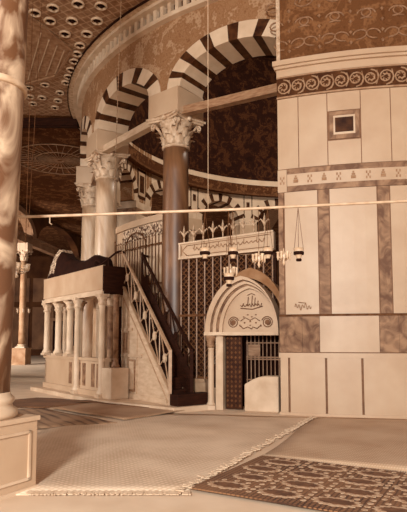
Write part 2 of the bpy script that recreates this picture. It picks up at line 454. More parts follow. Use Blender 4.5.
# ------------------------------------------------------------------ piers
def arcs(lst, r0=10.9, r1=10.99):
    m = MB()
    for a0, a1, z0, z1, dr in lst: m.arc(r0, r1+dr, a0, a1, z0, z1)
    return m
A0, A1 = 248.7, 265.9
pt = thing('marble_pier', 'massive marble clad pier at the right with carved bands and a framed square', 'pier', pol(10.3, 257.3, 0))
m = MB(); m.arc(9.6, 10.93, A0+.05, A1-.05, 0, ZCEIL, 14); m.build('core', mos_pier, pt)
def slabs(edges, z0, z1, name, mt, dr=.05, gap=.09):
    for a, b in zip(edges, edges[1:]):
        m = MB(); m.arc(10.9, 10.93+dr, a+gap, b-gap, z0, z1); m.build(name, mt, pt)
# dark backing that shows in the joints
m = MB(); m.arc(10.9, 10.955, A0+.03, A1-.03, 0, 8.14, 14); m.build('joint_backing', seam, pt)
slabs([A0, 249.85, 254.1, 258.1, A1], .0, 1.30, 'base_slab', marble, .09, .13)
m = MB(); m.arc(10.9, 11.03, A0-.03, A1+.03, 1.27, 1.38, 14); m.arc(10.9, 11.04, A0-.03, A1+.03, 0, .06, 14); m.build('base_moulding', marble, pt)
m = MB(); m.arc(10.9, 10.985, 253.45, 260.05, 1.4, 2.22); m.build('pale_band_slab', marble, pt)
for a, b in ((A0, 251.4), (251.42, 253.4), (260.1, 262.2), (262.22, A1)):
    m = MB(); m.arc(10.9, 10.98, a, b, 1.4, 2.22); o = m.build('dark_band_slab', marble_d, pt); o['label'] = 'dark veined slab'
m = MB(); m.arc(10.9, 11.0, A0, A1, 2.20, 2.245, 14); m.build('string_course', iron_m, pt)
slabs([249.45, 253.45], 2.25, 5.08, 'large_slab', marble, .04, .05); slabs([254.8, 260.2], 2.25, 5.08, 'large_slab', marble, .04, .05); slabs([261.65, A1], 2.25, 5.08, 'large_slab', marble, .04, .05)
for a, b in ((A0, 249.4), (253.5, 254.75), (260.25, 261.6)):
    m = MB(); m.arc(10.9, 10.98, a+.04, b-.04, 2.25, 5.08); o = m.build('dark_strip', marble_d, pt)
# inlaid band
m = MB(); m.arc(10.9, 10.985, 249.85, A1, 5.09, 5.22); m.arc(10.9, 10.985, 249.85, A1, 5.50, 5.62); m.build('dark_border', marble_d, pt)
m = MB(); m.arc(10.9, 10.98, 249.85, A1, 5.22, 5.50); m.arc(10.9, 10.98, A0, 249.8, 5.09, 5.62); m.build('inlaid_band', marble, pt)
def motif(a, z, kind):
    m = MB()
    if kind == 0: m.arc(10.9, 10.99, a-.28, a+.28, z-.07, z+.0, 1); m.arc(10.9, 10.99, a-.2, a+.2, z+.01, z+.05, 1); m.arc(10.9, 10.99, a-.1, a+.1, z+.06, z+.1, 1)
    else:
        for i in (-1, 0, 1):
            for j in (-1, 0, 1):
                if (i+j) % 2 == 0: m.arc(10.9, 10.99, a+i*.19-.08, a+i*.19+.08, z+j*.06-.028, z+j*.06+.028, 1)
    m.build('inlay_motif', ink, pt)
motif(249.25, 5.36, 1)
for k in range(9): motif(250.9+k*1.68, 5.36, (0, 1, 0, 1)[k % 4])
# upper slabs with framed square
ed = [A0, 251.3, 254.75]
slabs(ed, 5.64, 7.33, 'upper_slab', marble, .04, .05)
slabs([258.6, 262.0, A1], 5.64, 7.33, 'upper_slab', marble, .04, .05)
slabs([254.75, 258.6], 5.64, 6.20, 'upper_slab', marble, .04, .05)
slabs([254.75, 258.6], 6.90, 7.33, 'upper_slab', marble, .04, .05)
m = MB(); m.arc(10.9, 10.985, 255.0, 258.4, 6.23, 6.87); o = m.build('square_frame', marble_d, pt)
m = MB(); m.arc(10.9, 10.995, 255.45, 257.95, 6.33, 6.77); m.build('square_border', marble_w, pt)
m = MB(); m.arc(10.9, 11.003, 255.65, 257.75, 6.38, 6.72); o = m.build('dark_square', stripe_d, pt)
# rinceau frieze
m = MB(); m.arc(10.9, 10.97, A0, A1, 7.37, 7.85, 14); m.build('scroll_frieze', noisy('frieze_ground', .14, .26, 6, .8), pt)
m = MB(); m.arc(10.9, 11.0, A0, A1, 7.34, 7.38, 14); m.arc(10.9, 11.0, A0, A1, 7.83, 7.86, 14)
na = 10; step = (A1-A0)/na
for k in range(na):
    ac = A0+step*(k+.5); sgn = 1 if k % 2 else -1; pts = []
    for j in range(22):
        t = j/21; ang = sgn*(-PI/2+t*3.3*PI); rad = .19*(1-.75*t)
        pts.append(pol(10.975, ac+math.degrees(rad*math.cos(ang)/10.97)*1.0, 7.605+rad*math.sin(ang)*1.0))
    m.tube(pts, .019, 5)
    for j in range(7):
        an = j*2*PI/7; m.tube([pol(10.975, ac+math.degrees(.05*math.cos(an)/10.97), 7.605+.05*math.sin(an)), pol(10.98, ac+math.degrees(.1*math.cos(an+.5)/10.97), 7.605+.1*math.sin(an+.5))], [.012, .02], 5)
    m.tube([pol(10.975, ac+step*.35, 7.44), pol(10.975, ac+step*.5, 7.6), pol(10.975, ac+step*.4, 7.77)], .017, 5)
m.build('scroll_relief', noisy('frieze_relief', .46, .6, 9, .7), pt)
m = MB(); m.arc(10.9, 10.99, A0, A1, 7.87, 8.1, 14); m.build('plain_band', marble, pt)
m = MB(); m.arc(10.9, 11.12, A0-.35, A1+.3, 8.1, 8.22, 16); m.arc(10.9, 11.06, A0-.2, A1+.2, 8.04, 8.1, 16); m.build('ledge', marble, pt)
m = MB(); m.arc(10.9, 10.97, A0, A0+.45, 8.22, ZCEIL-.01, 2); 
for k in range(26): m.arc(10.9, 10.985, A0+.1, A0+.35, 8.26+k*.1, 8.31+k*.1, 1)
m.build('edge_border', carved, pt)
# foliate mosaic motifs on the upper wall
fm_ = noisy('pale_mosaic_tesserae', .36, .5, 12, .6)
for k in range(5):
    m = MB(); ac = 250.3+k*3.7
    for s in (-1, 1):
        for j in range(3):
            pts = []
            for i in range(12):
                t = i/11; rad = .32*(1-.7*t)
                pts.append(pol(10.935, ac+s*math.degrees((.12+j*.1+rad*math.sin(t*4))/10.9), 8.55+j*.5+rad*(1-math.cos(t*4))*.7))
            m.tube(pts, .02, 5)
    for j in range(5): m.lathe([(.0, -.05), (.05, 0), (.0, .05)], pol(10.93, ac, 8.5+j*.25), 8)
    m.build('foliate_mosaic', fm_, pt)
# light squiggle written on the slab
m = MB(); pts = []
for i in range(40):
    t = i/39; pts.append(pol(10.985, 250.6+1.9*t, 2.42+.05*math.sin(t*31)+.03*math.sin(t*13)))
m.tube(pts, .009, 5); m.tube([pol(10.985, 251.0, 2.52), pol(10.985, 251.9, 2.50)], .009, 5)
m.build('handwriting', ink, pt)

for p, h, lab in ((155.3, 4.3, 'pale marble pier on the left side of the ring behind the platform columns'), (65.0, 6.3, 'far pale pier hidden beyond the big marble pier')):
    t = thing('marble_pier', lab, 'pier', pol(10.2, p, 0))
    m = MB(); m.arc(9.6, 10.9, p-h, p+h, 0, 8.45, 10); m.build('core', marble_w, t)
    for z0, z1 in ((7.9, 8.1), (1.3, 1.4)):
        m = MB(); m.arc(9.55, 10.95, p-h-.2, p+h+.2, z0, z1, 10); m.build('moulding', marble_d, t)

# ------------------------------------------------------------------ tie beams between capitals
def beam(p, q, w, h, mt, name, label, cat='beam', grp=None):
    m = MB(); org = tuple((Vector(p)+Vector(q))/2)
    m.bar(p, q, w, h); m.bar(Vector(p)-Vector((0, 0, h*.5)), Vector(q)-Vector((0, 0, h*.5)), w*1.15, h*.25)
    return tag(m.build(name, mt, org=org), label, cat, grp)
def polv(r, a, z): return pol(r, a, z)
beam(pol(10.45, 228.0, 7.86), pol(10.45, 210.8, 7.86), .2, .2, wood_l, 'tie_beam', 'pale wooden tie beam joining the two nearest column capitals')
beam(pol(10.45, 232.9, 7.88), pol(10.45, 249.5, 7.88), .18, .2, wood_m, 'tie_beam', 'brown tie beam running from the tall brown column to the big pier')
beam(pol(10.2, 206.2, 7.86), pol(10.2, 189.2, 7.86), .18, .2, wood_m, 'tie_beam', 'tie beam between the pale column and the far left column')
m = MB(); m.tube([(-7.5, 7.35, 3.23), (-2.06, 7, 3.27), (.4, 7, 3.36), (2.62, 7, 3.47), (5.5, 7, 3.58)], .019, 8)
m.tube([(-2.0, 7, 3.26), (-2.0, 7, 3.18), (-1.97, 7, 3.16)], .008, 6)
tag(m.build('iron_tie_rod', iron_l, org=(0, 7, 3.3)), 'thin pale iron tie rod crossing the whole view in front of pier and columns', 'rod')

# ------------------------------------------------------------------ ceiling details
m = MB(); m.box((-10.1, 22.3, ZCEIL-.16), (9.6, .28, .32)); m.box((-10.1, 22.3, ZCEIL-.34), (9.6, .14, .06)); m.box((-10.1, 22.75, ZCEIL-.06), (9.6, .5, .1))
tag(m.build('ceiling_beam', wood_d, org=(-10.1, 22.3, ZCEIL-.3)), 'dark carved beam dividing the painted ceiling at the left', 'beam')
# trapezoid coffer
T = [(-5.03, 14.75), (-4.22, 16.78), (-5.18, 18.46), (-6.5, 19.1), (-6.3, 15.6)]
ct = thing('ceiling_coffer', 'sunken angular coffered panel with pale ribs beside the foreground column', 'ceiling panel', (-5.3, 17, ZCEIL))
m = MB(); zc = ZCEIL-.012
m.add([(x, y, zc) for x, y in T]+[(x, y, zc+.01) for x, y in T], [(0, 1, 2, 3, 4), (9, 8, 7, 6, 5)]); m.build('panel', coffer_m, ct)
m = MB()
for a, b in zip(T, T[1:]+T[:1]): m.bar((*a, zc-.03), (*b, zc-.03), .09, .05)
m.build('frame', wood_m, ct)
m = MB()
RIBS = [((-4.912, 15.779), (-6.259, 18.757)), ((-4.779, 16.164), (-5.928, 18.608)), ((-4.623, 16.508), (-5.532, 18.462)), ((-4.478, 16.806), (-5.177, 18.318))]
for (ax_, ay_), (bx_, by_) in RIBS:
    m.bar((ax_, ay_, zc-.02), (bx_, by_, zc-.02), .035, .02)
m.build('rib', wood_l, ct)
# bosses
bossp = [(-2.849, 14.446, 1), (-3.468, 14.356, 1), (-4.208, 14.538, 1), (-4.466, 15.159, 1), (-3.826, 15.159, 1), (-3.099, 15.159, 1), (-4.783, 14.771, 1), (-4.2, 15.833, 1), (-3.533, 15.833, 1), (-3.891, 16.479, 0), (-4.103, 16.989, 0), (-4.313, 17.465, 0), (-4.551, 18.037, 0), (-4.76, 18.535, 0), (-4.96, 18.983, 0), (-5.763, 19.138, 2), (-6.419, 19.373, 2), (-5.385, 19.779, 2), (-6.185, 20.201, 2), (-5.642, 20.463, 2), (-6.695, 20.731, 2), (-5.931, 21.1, 2), (-6.618, 20.115, 2)]   # x, y on the ceiling, 0 = in the curved row, 1 = large, 2 = small
b0 = None
for x, y, kind_ in bossp:
    big = kind_ == 1
    if b0 is None:
        b0 = thing('ceiling_boss', '', 'ceiling boss', (x, y, ZCEIL), 'round bosses studding the painted ceiling', 0, True)
        mm = MB(); mm.lathe([(.20, .0), (.215, -.05), (.17, -.07), (.15, -.03), (.15, -.01), (.1, -.01)], (0, 0, 0), 24); mm.build('rim', wood_l, b0)
        mm = MB(); mm.lathe([(.15, -.008), (.13, -.012), (.02, -.012)], (0, 0, 0), 20); mm.lathe([(.05, -.012), (.055, -.05), (.02, -.09)], (0, 0, 0), 12); mm.build('cup', void, b0)
        o = b0
    else: o = dup(b0, (x, y, ZCEIL))
    s = .85 if big else .8
    o.scale = (s, s, 1)
    o['label'] = 'round dark centred boss in the curved row hugging the ceiling border' if kind_ == 0 else ('large round boss on the bright ceiling above the angular coffer' if big else 'small round boss on the dimmer ceiling below the angular coffer')
# medallion
mx, my = -7.414, 27.526
m = MB()
for k in range(36):
    a = k*PI/18; m.bar((mx+.15*math.cos(a), my+.15*math.sin(a), ZCEIL-.02), (mx+2.3*math.cos(a), my+2.3*math.sin(a), ZCEIL-.02), .03, .02)
for r in (2.35, 1.2, .2): m.tube([(mx+r*math.cos(k*PI/24), my+r*math.sin(k*PI/24), ZCEIL-.03) for k in range(49)], .03, 5)
tag(m.build('sunburst_medallion', wood_m, org=(mx, my, ZCEIL)), 'faint sunburst medallion with radiating ribs on the dark ceiling', 'medallion')

# ------------------------------------------------------------------ far octagon arcade on the left
LD = Vector((.102, .995, 0)); L0 = Vector((-12.6, 38, 0))
def lp(s, off=0, z=0): v = L0+LD*s+Vector((-LD.y, LD.x, 0))*-off; return (v.x, v.y, z)
fc = column('slender pale column on a square pedestal in the far left colonnade', lp(0), math.atan2(LD.y, LD.x), .23, .25, 7.2, .75, .42, 8.45, marble_far, None, 1.15)
column('slender column further along the far colonnade behind the platform', lp(12.5), math.atan2(LD.y, LD.x), .23, .25, 7.2, .75, .42, 8.45, marble_far, None, 1.15, False)
m = MB()
m.bar(lp(-9, 0, 8.65), lp(20, 0, 8.65), .5, .38); m.bar(lp(-9, 0, 8.9), lp(20, 0, 8.9), .75, .1)
for k in range(90): m.bar(lp(-9+k*.32, .38, 8.98), lp(-9+k*.32+.16, .38, 8.98), .1, .12)
tag(m.build('cornice_beam', backwall2, org=lp(5, 0, 8.5)), 'long dim carved cornice beam above the far left colonnade', 'beam')
# wall with arches over the beam
m = MB()
for c, hw in ((-1.9, 3.2), (6.2, 4.6)):
    n = 20; zb = 8.95; H = 1.85
    for k in range(n):
        t0, t1 = PI*k/n, PI*(k+1)/n
        s0, s1 = c+hw*math.cos(t0), c+hw*math.cos(t1); z0, z1 = zb+H*math.sin(t0), zb+H*math.sin(t1)
        b = [lp(s0, -.3, z0), lp(s0, .3, z0), lp(s1, .3, z1), lp(s1, -.3, z1)]; t = [lp(s0, -.3, ZCEIL), lp(s0, .3, ZCEIL), lp(s1, .3, ZCEIL), lp(s1, -.3, ZCEIL)]
        m.hexa(b, t)
for a, b in ((-9, -5.1), (1.3, 1.6), (10.8, 20)): m.bar(lp(a, 0, 9.95), lp(b, 0, 9.95), .6, 2.0)
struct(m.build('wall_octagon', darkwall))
m = MB(); c, hw, H = -1.9, 3.2, 1.85
for k in range(16):
    t0, t1 = PI*k/16, PI*(k+1)/16
    q = lambda t, e: (c+(hw-e)*math.cos(t), 8.95+(H-e*.7)*math.sin(t))
    (a0, z0), (a1, z1), (b0_, y0), (b1_, y1) = q(t0, 0), q(t1, 0), q(t0, .55), q(t1, .55)
    m.hexa([lp(b0_, -.34, y0), lp(b0_, .34, y0), lp(b1_, .34, y1), lp(b1_, -.34, y1)], [lp(a0, -.34, z0), lp(a0, .34, z0), lp(a1, .34, z1), lp(a1, -.34, z1)])
tag(m.build('stone_arch', backwall2, org=lp(-1.9, 0, 9)), 'dim stone arch springing leftwards above the far left column', 'arch')
# panelling of the far walls
m = MB()
for x in range(8): m.box((-23+x*2.7, 59.9, 3.0), (2.3, .2, 4.6)); 
for x in range(8): m.box((-23+x*2.7, 59.9, 7.2), (2.3, .2, 2.6))
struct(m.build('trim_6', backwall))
m = MB()
for i, x in enumerate((-15.2, -7.6)): 
    t = thing('wooden_door', ['dark doorway in the far wall beside the slender column', 'dark door seen through the platform columns'][i], 'door', (x, 59.6, 0))
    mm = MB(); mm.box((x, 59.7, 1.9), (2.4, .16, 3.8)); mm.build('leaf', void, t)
    mm = MB(); mm.box((x, 59.66, 3.95), (3.0, .3, .3)); mm.box((x-1.35, 59.66, 1.9), (.3, .3, 3.8)); mm.box((x+1.35, 59.66, 1.9), (.3, .3, 3.8)); mm.build('frame', backwall2, t)
# chandelier before the far column
def chandelier(loc, r, label, arms=8):
    t = thing('chandelier', label, 'chandelier', loc)
    x, y, z = loc
    m = MB(); m.lathe([(.03, -.3), (.09, -.24), (.05, -.14), (.12, 0), (.05, .14), (.02, .3)], loc, 14); m.build('stem', gilt, t)
    m = MB()
    for k in range(arms):
        a = 2*PI*k/arms; m.tube([(x+r*u*math.cos(a), y+r*u*math.sin(a), z-.12*math.sin(u*PI)) for u in (0, .25, .5, .75, 1)], .022, 6)
    m.tube([(x+r*math.cos(k*PI/12), y+r*math.sin(k*PI/12), z) for k in range(25)], .025, 6); m.build('arms', gilt, t)
    for k in range(arms):
        a = 2*PI*k/arms; m = MB(); m.lathe([(.04, 0), (.075, .05), (.07, .14), (.095, .22)], (x+r*math.cos(a), y+r*math.sin(a), z), 12); m.build('cup', gilt, t)
    m = MB(); m.tube([(x, y, z+.3), (x, y, ZCEIL)], .01, 5); m.build('chain', iron_m, t)
    return t
chandelier((-6.9, 20, 4.25), .42, 'small branched chandelier hanging in front of the far left column', 6)
m0 = None
for k in range(5):
    x = -11.55+k*.33
    loc = (x, 32, 3.35)
    if m0 is None:
        m0 = thing('oil_lamp', 'leftmost tiny far oil lamp, next to the foreground column', 'oil lamp', loc, 'row of tiny oil lamps', 0, True)
        m = MB(); m.lathe([(.03, -.1), (.07, 0), (.06, .08), (.09, .16)], (0, 0, 0), 10); m.build('cup', gilt, m0)
        m = MB(); m.tube([(0, 0, .14), (0, 0, 7.6)], .005, 4); m.build('cord', iron, m0)
    else: dup(m0, loc, 0, ('second from the left in the row of tiny far oil lamps', 'middle one of the row of tiny far oil lamps', 'fourth from the left in the row of tiny far oil lamps', 'rightmost tiny far oil lamp, beside the slender far column')[k-1])

# ------------------------------------------------------------------ screens inside the ring
def PL(p, q):
    p = Vector((*p, 0)); q = Vector((*q, 0)); u = (q-p).normalized(); return p, u, Vector((u.y, -u.x, 0)), (q-p).length
# bay 1 : between tall column and pier
p, u, nrm, Ln = PL((-.62, 14.25), (1.72, 13.1))
def S(a, z, d=0): v = p+u*a+nrm*d; return (v.x, v.y, z)
F1 = (p, u, nrm)
fp = thing('inscription_frieze', 'long pale frieze board with carved calligraphy above the iron grille', 'frieze', S(Ln/2, 3.8))
m = MB(); m.prism([(0, 3.79), (Ln, 3.86), (Ln, 4.30), (0, 4.18)], F1, -.08, .06); m.build('board', marble, fp)
m = MB()
for a, b in (((0, 3.79), (Ln, 3.86)), ((0, 4.18), (Ln, 4.30))):
    m.bar(S(a[0], a[1], .07), S(b[0], b[1], .07), .06, .045)
m.bar(S(.02, 3.8, .07), S(.02, 4.18, .07), .04, .06); m.build('moulding', marble_w, fp)
m = MB()
m.tube([S(.08, 3.87, .07), S(.08, 4.12, .07)], .014, 5); m.tube([S(.24, 4.12, .07), S(.1, 3.99, .07), S(.24, 3.86, .07)], .014, 5)
m.tube([S(.26, 3.86, .07), S(Ln-.1, 3.93, .07)], .010, 5); m.tube([S(.26, 4.12, .07), S(Ln-.1, 4.23, .07)], .010, 5)
for k in range(17):
    a = .42+k*.115; z = 3.99+.035*a
    m.tube([S(a, z+.05, .07), S(a+.05, z-.03+random.random()*.03, .07), S(a+.09, z+random.random()*.05, .07), S(a+.11, z+.02+random.random()*.06, .07)], .011, 5)
    if k % 3 == 0: m.tube([S(a+.03, z, .07), S(a+.04, z+.12, .07)], .01, 5)
m.build('calligraphy', ink, fp)
# finials
f0 = None
for k in range(9):
    a = .12+k*(Ln-.2)/8.6
    loc = S(a, 4.185+.05*a, .0)
    if f0 is None:
        f0 = thing('lily_finial', 'leftmost pale iron lily finial on the frieze, next to the tall brown column', 'finial', loc, 'lily finials along the frieze', 0, True)
        m = MB(); m.tube([(0, 0, 0), (0, 0, .2)], .018, 6)
        m.lathe([(.02, .16), (.05, .24), (.035, .32), (.004, .48)], (0, 0, 0), 8); m.build('stem', iron_l, f0)
        m = MB()
        for s in (-1, 1):
            m.tube([(0, 0, .18), (s*.05, 0, .28), (s*.1, 0, .33), (s*.125, 0, .29)], [.016, .022, .018, .008], 6)
            m.tube([(0, s*.0, .18), (0, s*.05, .28), (0, s*.09, .33), (0, s*.11, .29)], [.016, .02, .016, .008], 6)
        m.build('petals', iron_l, f0)
    else: dup(f0, loc, 0, ('second lily finial from the left end of the frieze', 'third lily finial from the left end of the frieze', 'fourth lily finial from the left on the frieze', 'middle lily finial of the row on the frieze', 'lily finial just right of the middle of the frieze', 'third lily finial from the pier on the frieze', 'second lily finial from the pier on the frieze', 'lily finial nearest the pier on the frieze')[k-1])
gr = thing('iron_grille', 'tall dark iron lattice grille filling the bay beneath the inscription frieze', 'grille', S(Ln/2, 0))
m = MB(); st = .105
k = -3.8
def clipbar(x0, slope):
    # line a = x0 + (z-.75)*slope for z in .75..3.78 clipped to 0..Ln
    zs = [.75, 3.78]
    pts = []
    for z in [.75+i*(3.03/30) for i in range(31)]:
        a = x0+(z-.75)*slope
        if 0 <= a <= Ln and not (a > .82 and z < 2.0): pts.append((a, z))
    if len(pts) > 1: m.bar(S(*pts[0], -.02), S(*pts[-1], -.02), .022, .03, up=tuple(nrm))
x0 = -3.0
while x0 < Ln+3.0: clipbar(x0, 1.0); clipbar(x0, -1.0); x0 += st*1.41
m.build('lattice', iron_m, gr)
m = MB()
for k in range(12): m.bar(S(.05+k*(Ln-.1)/11, .7 if k < 4 else 2.0, .02), S(.05+k*(Ln-.1)/11, 3.79, .02), .03, .03)
m.build('bars', noisy('tan_iron_bars', .36, .52, 9, .5), gr)
for a, b in ((S(0, 3.78, 0), S(Ln, 3.85, 0)), (S(0, .72, 0), S(.82, .72, 0)), (S(0, 2.3, .01), S(.75, 2.3, .01))):
    m = MB(); m.bar(a, b, .06, .06); m.build('rail', iron_m, gr)
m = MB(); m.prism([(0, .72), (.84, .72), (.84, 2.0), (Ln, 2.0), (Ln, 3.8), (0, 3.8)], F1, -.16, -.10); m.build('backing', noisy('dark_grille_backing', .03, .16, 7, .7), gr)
m = MB(); m.prism([(-.0, 0), (.8, 0), (.8, .7), (-.0, .7)], F1, -.2, .12); m.prism([(.0, .62), (.8, .62), (.8, .7), (0, .7)], F1, .1, .17)
tag(m.build('low_stone_wall', noisy('brown_stone_blocks', .5, .66, 4, .8, bumpst=.2), org=S(.5, 0)), 'low brown stone wall under the iron grille beside the stair foot', 'wall')

# doorway porch
DP, DU, DN, DL = PL((.08, 13.42), (1.78, 12.78))
def D(a, z, d=0): v = DP+DU*a+DN*d; return (v.x, v.y, z)
FD = (DP, DU, DN)
dw = thing('arched_doorway', 'white pointed arch doorway with inscribed tympanum and one slim colonette', 'doorway', D(DL/2, 0))
cxx = DL/2
def parch(w, H, z0=1.86, n=18, off=0):
    pts = []
    for k in range(n+1):
        th = PI*k/n; c = math.cos(th); th2 = th if th <= PI/2 else PI-th
        z = H*(.82*math.sin(th2)+.18*th2/(PI/2)); pts.append((cxx+off-w*c, z0+z))
    return pts
hw = DL/2
def ringband(w0, H0, w1, H1, d0, d1, m, off=0):
    a = parch(w0, H0, off=off+(hw-w0)*.85*(off == 0)); b = parch(w1, H1, off=off+(hw-w1)*.85*(off == 0))
    for i in range(len(a)-1): m.prism([b[i], b[i+1], a[i+1], a[i]], FD, d0, d1)
m = MB(); ringband(hw, 1.34, hw-.07, 1.25, -.35, .14, m); ringband(hw-.10, 1.21, hw-.145, 1.15, -.3, .10, m); ringband(hw-.18, 1.10, hw-.225, 1.04, -.3, .06, m)
m.build('arch_moulding', marble, dw)
m = MB(); ringband(hw-.06, 1.26, hw-.11, 1.2, -.3, .04, m); ringband(hw-.14, 1.16, hw-.19, 1.09, -.3, .02, m); m.build('arch_recess', marble_d, dw)
m = MB(); m.prism(parch(hw-.22, 1.03, off=.19), FD, -.3, -.02); m.build('tympanum', marble, dw)
m = MB(); ringband(hw+.04, 1.56, hw-.04, 1.3, -.55, -.12, m, .16); m.build('hood', noisy('grey_brown_plaster', .42, .52, 4, .8), dw)
m = MB()
# inscription and scrolls on the tympanum
cxx = 1.06
for k in range(7):
    a = cxx-.2+k*.075; m.tube([D(a, 2.50+random.random()*.04, -.01), D(a+.04, 2.44+random.random()*.05, -.01), D(a+.08, 2.5+random.random()*.06, -.01)], .012, 5)
for a, h in ((-.02, .22), (.08, .25), (.15, .2), (.22, .12)): m.tube([D(cxx+a, 2.48, -.01), D(cxx+a+.02, 2.48+h, -.01)], .011, 5)
m.tube([D(cxx-.2, 2.43, -.01), D(cxx+.1, 2.40, -.01), D(cxx+.35, 2.47, -.01)], .012, 5)
m.tube([D(cxx-.02, 2.74, -.01), D(cxx+.08, 2.78, -.01), D(cxx+.16, 2.74, -.01)], .010, 5)
for s, c in ((1, cxx-.38), (-1, cxx+.46)):
    pts = []
    for j in range(24):
        t = j/23; an = PI*.1+t*3.4*PI; rad = .14*(1-.5*t); pts.append(D(c+s*rad*math.cos(an), 2.09+rad*math.sin(an), -.01))
    m.tube(pts, .012, 5); m.prism([(c+.062*math.cos(2*PI*j/16), 2.09+.062*math.sin(2*PI*j/16)) for j in range(16)], FD, -.03, -.012)
    m.tube([D(c+s*.15, 2.03, -.01), D(c+s*.25, 1.94, -.01), D(c+s*.36, 1.98, -.01), D(cxx+.08, 1.93, -.01)], .012, 5)
for a in (-.1, .04, .18): m.prism([(cxx+a+.022*math.cos(2*PI*j/10), 2.08+.03*(a == .04)+.022*math.sin(2*PI*j/10)) for j in range(10)], FD, -.03, -.012)
for a, z in ((-.12, 2.22), (-.02, 2.27), (.08, 2.22), (.18, 2.27), (-.2, 2.0), (.3, 2.0), (.04, 2.02)):
    m.prism([(cxx+a-.03, z), (cxx+a, z-.018), (cxx+a+.03, z), (cxx+a, z+.018)], FD, -.03, -.012)
m.tube([D(cxx-.2, 2.12, -.01), D(cxx-.08, 2.2, -.01), D(cxx+.04, 2.14, -.01), D(cxx+.16, 2.2, -.01), D(cxx+.28, 2.12, -.01)], .009, 5)
m.build('inscription', noisy('dark_inscription', .26, .38, 9, .8), dw)
m = MB(); m.prism([(-.02, 1.78), (DL, 1.78), (DL, 1.86), (-.02, 1.86)], FD, -.35, .15); m.build('lintel', marble_w, dw)
c0 = D(.12, 0, .03)
cg = MB(); cg.box((c0[0], c0[1], .05), (.2, .2, .1)); cg.lathe([(.1, .1), (.11, .14), (.08, .18), (.075, .22), (.072, 1.45), (.08, 1.48)], (c0[0], c0[1], 0), 20)
co_ = cg.build('colonette', marble_w, dw)
cc = MB(); cc.lathe([(.075, 1.48), (.1, 1.53), (.085, 1.6), (.12, 1.7), (.14, 1.74), (.14, 1.78)], (c0[0], c0[1], 0), 16, mod=lambda t, z: 1+.08*math.cos(6*t)); cc.build('capital', marble_d, co_)
m = MB(); m.prism([(.24, 0), (.42, 0), (.42, 1.78), (.24, 1.78)], FD, -.3, .02); m.build('jamb', marble_w, dw)
# ornate open leaf and inner grille
dl = thing('pierced_door_leaf', 'dark pierced metal door leaf standing open in the arched doorway', 'door', D(.6, 0))
m = MB(); m.prism([(.45, .02), (.86, .02), (.86, 1.77), (.45, 1.77)], FD, -.16, -.11); m.build('panel', iron, dl)
m = MB()
for i in range(4):
    for j in range(15):
        a = .5+i*.103; z = .1+j*.115
        m.prism([(a-.03, z), (a, z-.04), (a+.03, z), (a, z+.04)], FD, -.11, -.10)
m.build('piercing', iron_m, dl)
ig = thing('inner_grille', 'barred inner grille seen through the arched doorway', 'grille', D(1.25, 0, -.5))
m = MB()
for k in range(9): m.bar(D(.88+k*.1, .6, -.5), D(.88+k*.1, 1.85, -.5), .022, .022)
for z in (.7, 1.2, 1.25, 1.6): m.bar(D(.86, z, -.5), D(DL, z, -.5), .03, .03)
m.build('bars', noisy('tan_iron', .36, .5, 9, .5), ig)
m = MB(); m.prism([(.92, 1.28), (1.22, 1.28), (1.22, 1.56), (.92, 1.56)], FD, -.49, -.46); m.build('plaque', wood_m, ig)
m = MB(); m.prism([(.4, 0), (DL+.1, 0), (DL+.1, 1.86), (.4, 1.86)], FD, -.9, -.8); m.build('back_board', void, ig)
# curved marble block at the pier corner
m = MB(); prof = []
for k in range(13):
    t = k/12; a = .98+t*.82; z = .63+.20*math.sin(min(1, t*1.6)*PI/2)
    prof.append((a, z))
m.prism([(.98, 0)]+prof+[(1.8, 0)], FD, -.3, .12)
m2 = m; tag(m2.build('marble_screen_block', marble_w, org=D(1.4, 0), bevel=.03), 'low curved marble block set at the foot of the big pier beside the doorway', 'block')

# bay 2 : marble screen + iron railing
sm = thing('marble_screen', 'bright marble screen with a dark arabesque strip behind the iron railing', 'screen', pol(9.9, 219.5, 0))
m = MB(); m.arc(9.75, 9.95, 211.0, 228.2, 0, 5.3, 12); m.build('panel', marble, sm)
m = MB(); m.arc(9.9, 9.975, 214.0, 227, 4.72, 5.1, 8); m.build('arabesque_strip', cloth_p, sm)
m = MB(); m.arc(9.75, 10.02, 211.0, 228.2, 5.12, 5.32, 12); m.build('coping', marble, sm)
m = MB(); m.arc(9.7, 9.95, 189.2, 206, 0, 5.0, 12); tag(m.build('marble_screen', marble_w, org=pol(9.8, 197, 0)), 'marble screen closing the far left bay of the arcade', 'screen')
rl = thing('iron_railing', 'pale iron railing with an arched gate above the stair, between the two nearest columns', 'railing', pol(10.05, 219.5, 0))
m = MB()
for k in range(20):
    a = 211.3+k*.85; m.tube([pol(10.05, a, 2.6), pol(10.05, a, 4.65+(.12 if k % 4 == 0 else 0))], .014, 5); m.lathe([(.001, 0), (.028, .04), (.001, .09)], pol(10.05, a, 4.66+(.12 if k % 4 == 0 else 0)), 6)
m.build('bars', iron_m, rl)
m = MB(); m.tube([pol(10.05, 211.2+k*1.06, 3.3) for k in range(17)], .02, 5); m.tube([pol(10.05, 211.2+k*1.06, 4.45) for k in range(17)], .02, 5)
m.tube([pol(10.1, 219.5+3.2*math.cos(PI*k/14), 4.45+.45*math.sin(PI*k/14)) for k in range(15)], .022, 5)
m.tube([pol(10.1, 216.3, 2.6), pol(10.1, 216.3, 4.45)], .022, 5); m.tube([pol(10.1, 222.7, 2.6), pol(10.1, 222.7, 4.45)], .022, 5)
m.build('gate_frame', iron_m, rl)
# the rock and canopy in the middle
m = MB(); prof = []
nn = 40
for i in range(9):
    r = 6.5*(1-i/8.5); prof.append((r, 1.6*math.sin(i/8*PI/2)))
m.lathe(prof, (CX, CY, 0), nn, mod=lambda t, z: 1+.08*math.sin(3*t)+.05*math.sin(7*t+1)); tag(m.build('bare_rock', rock, org=(CX, CY, 0)), 'bare dark rock mound under the dome behind the grille', 'rock')

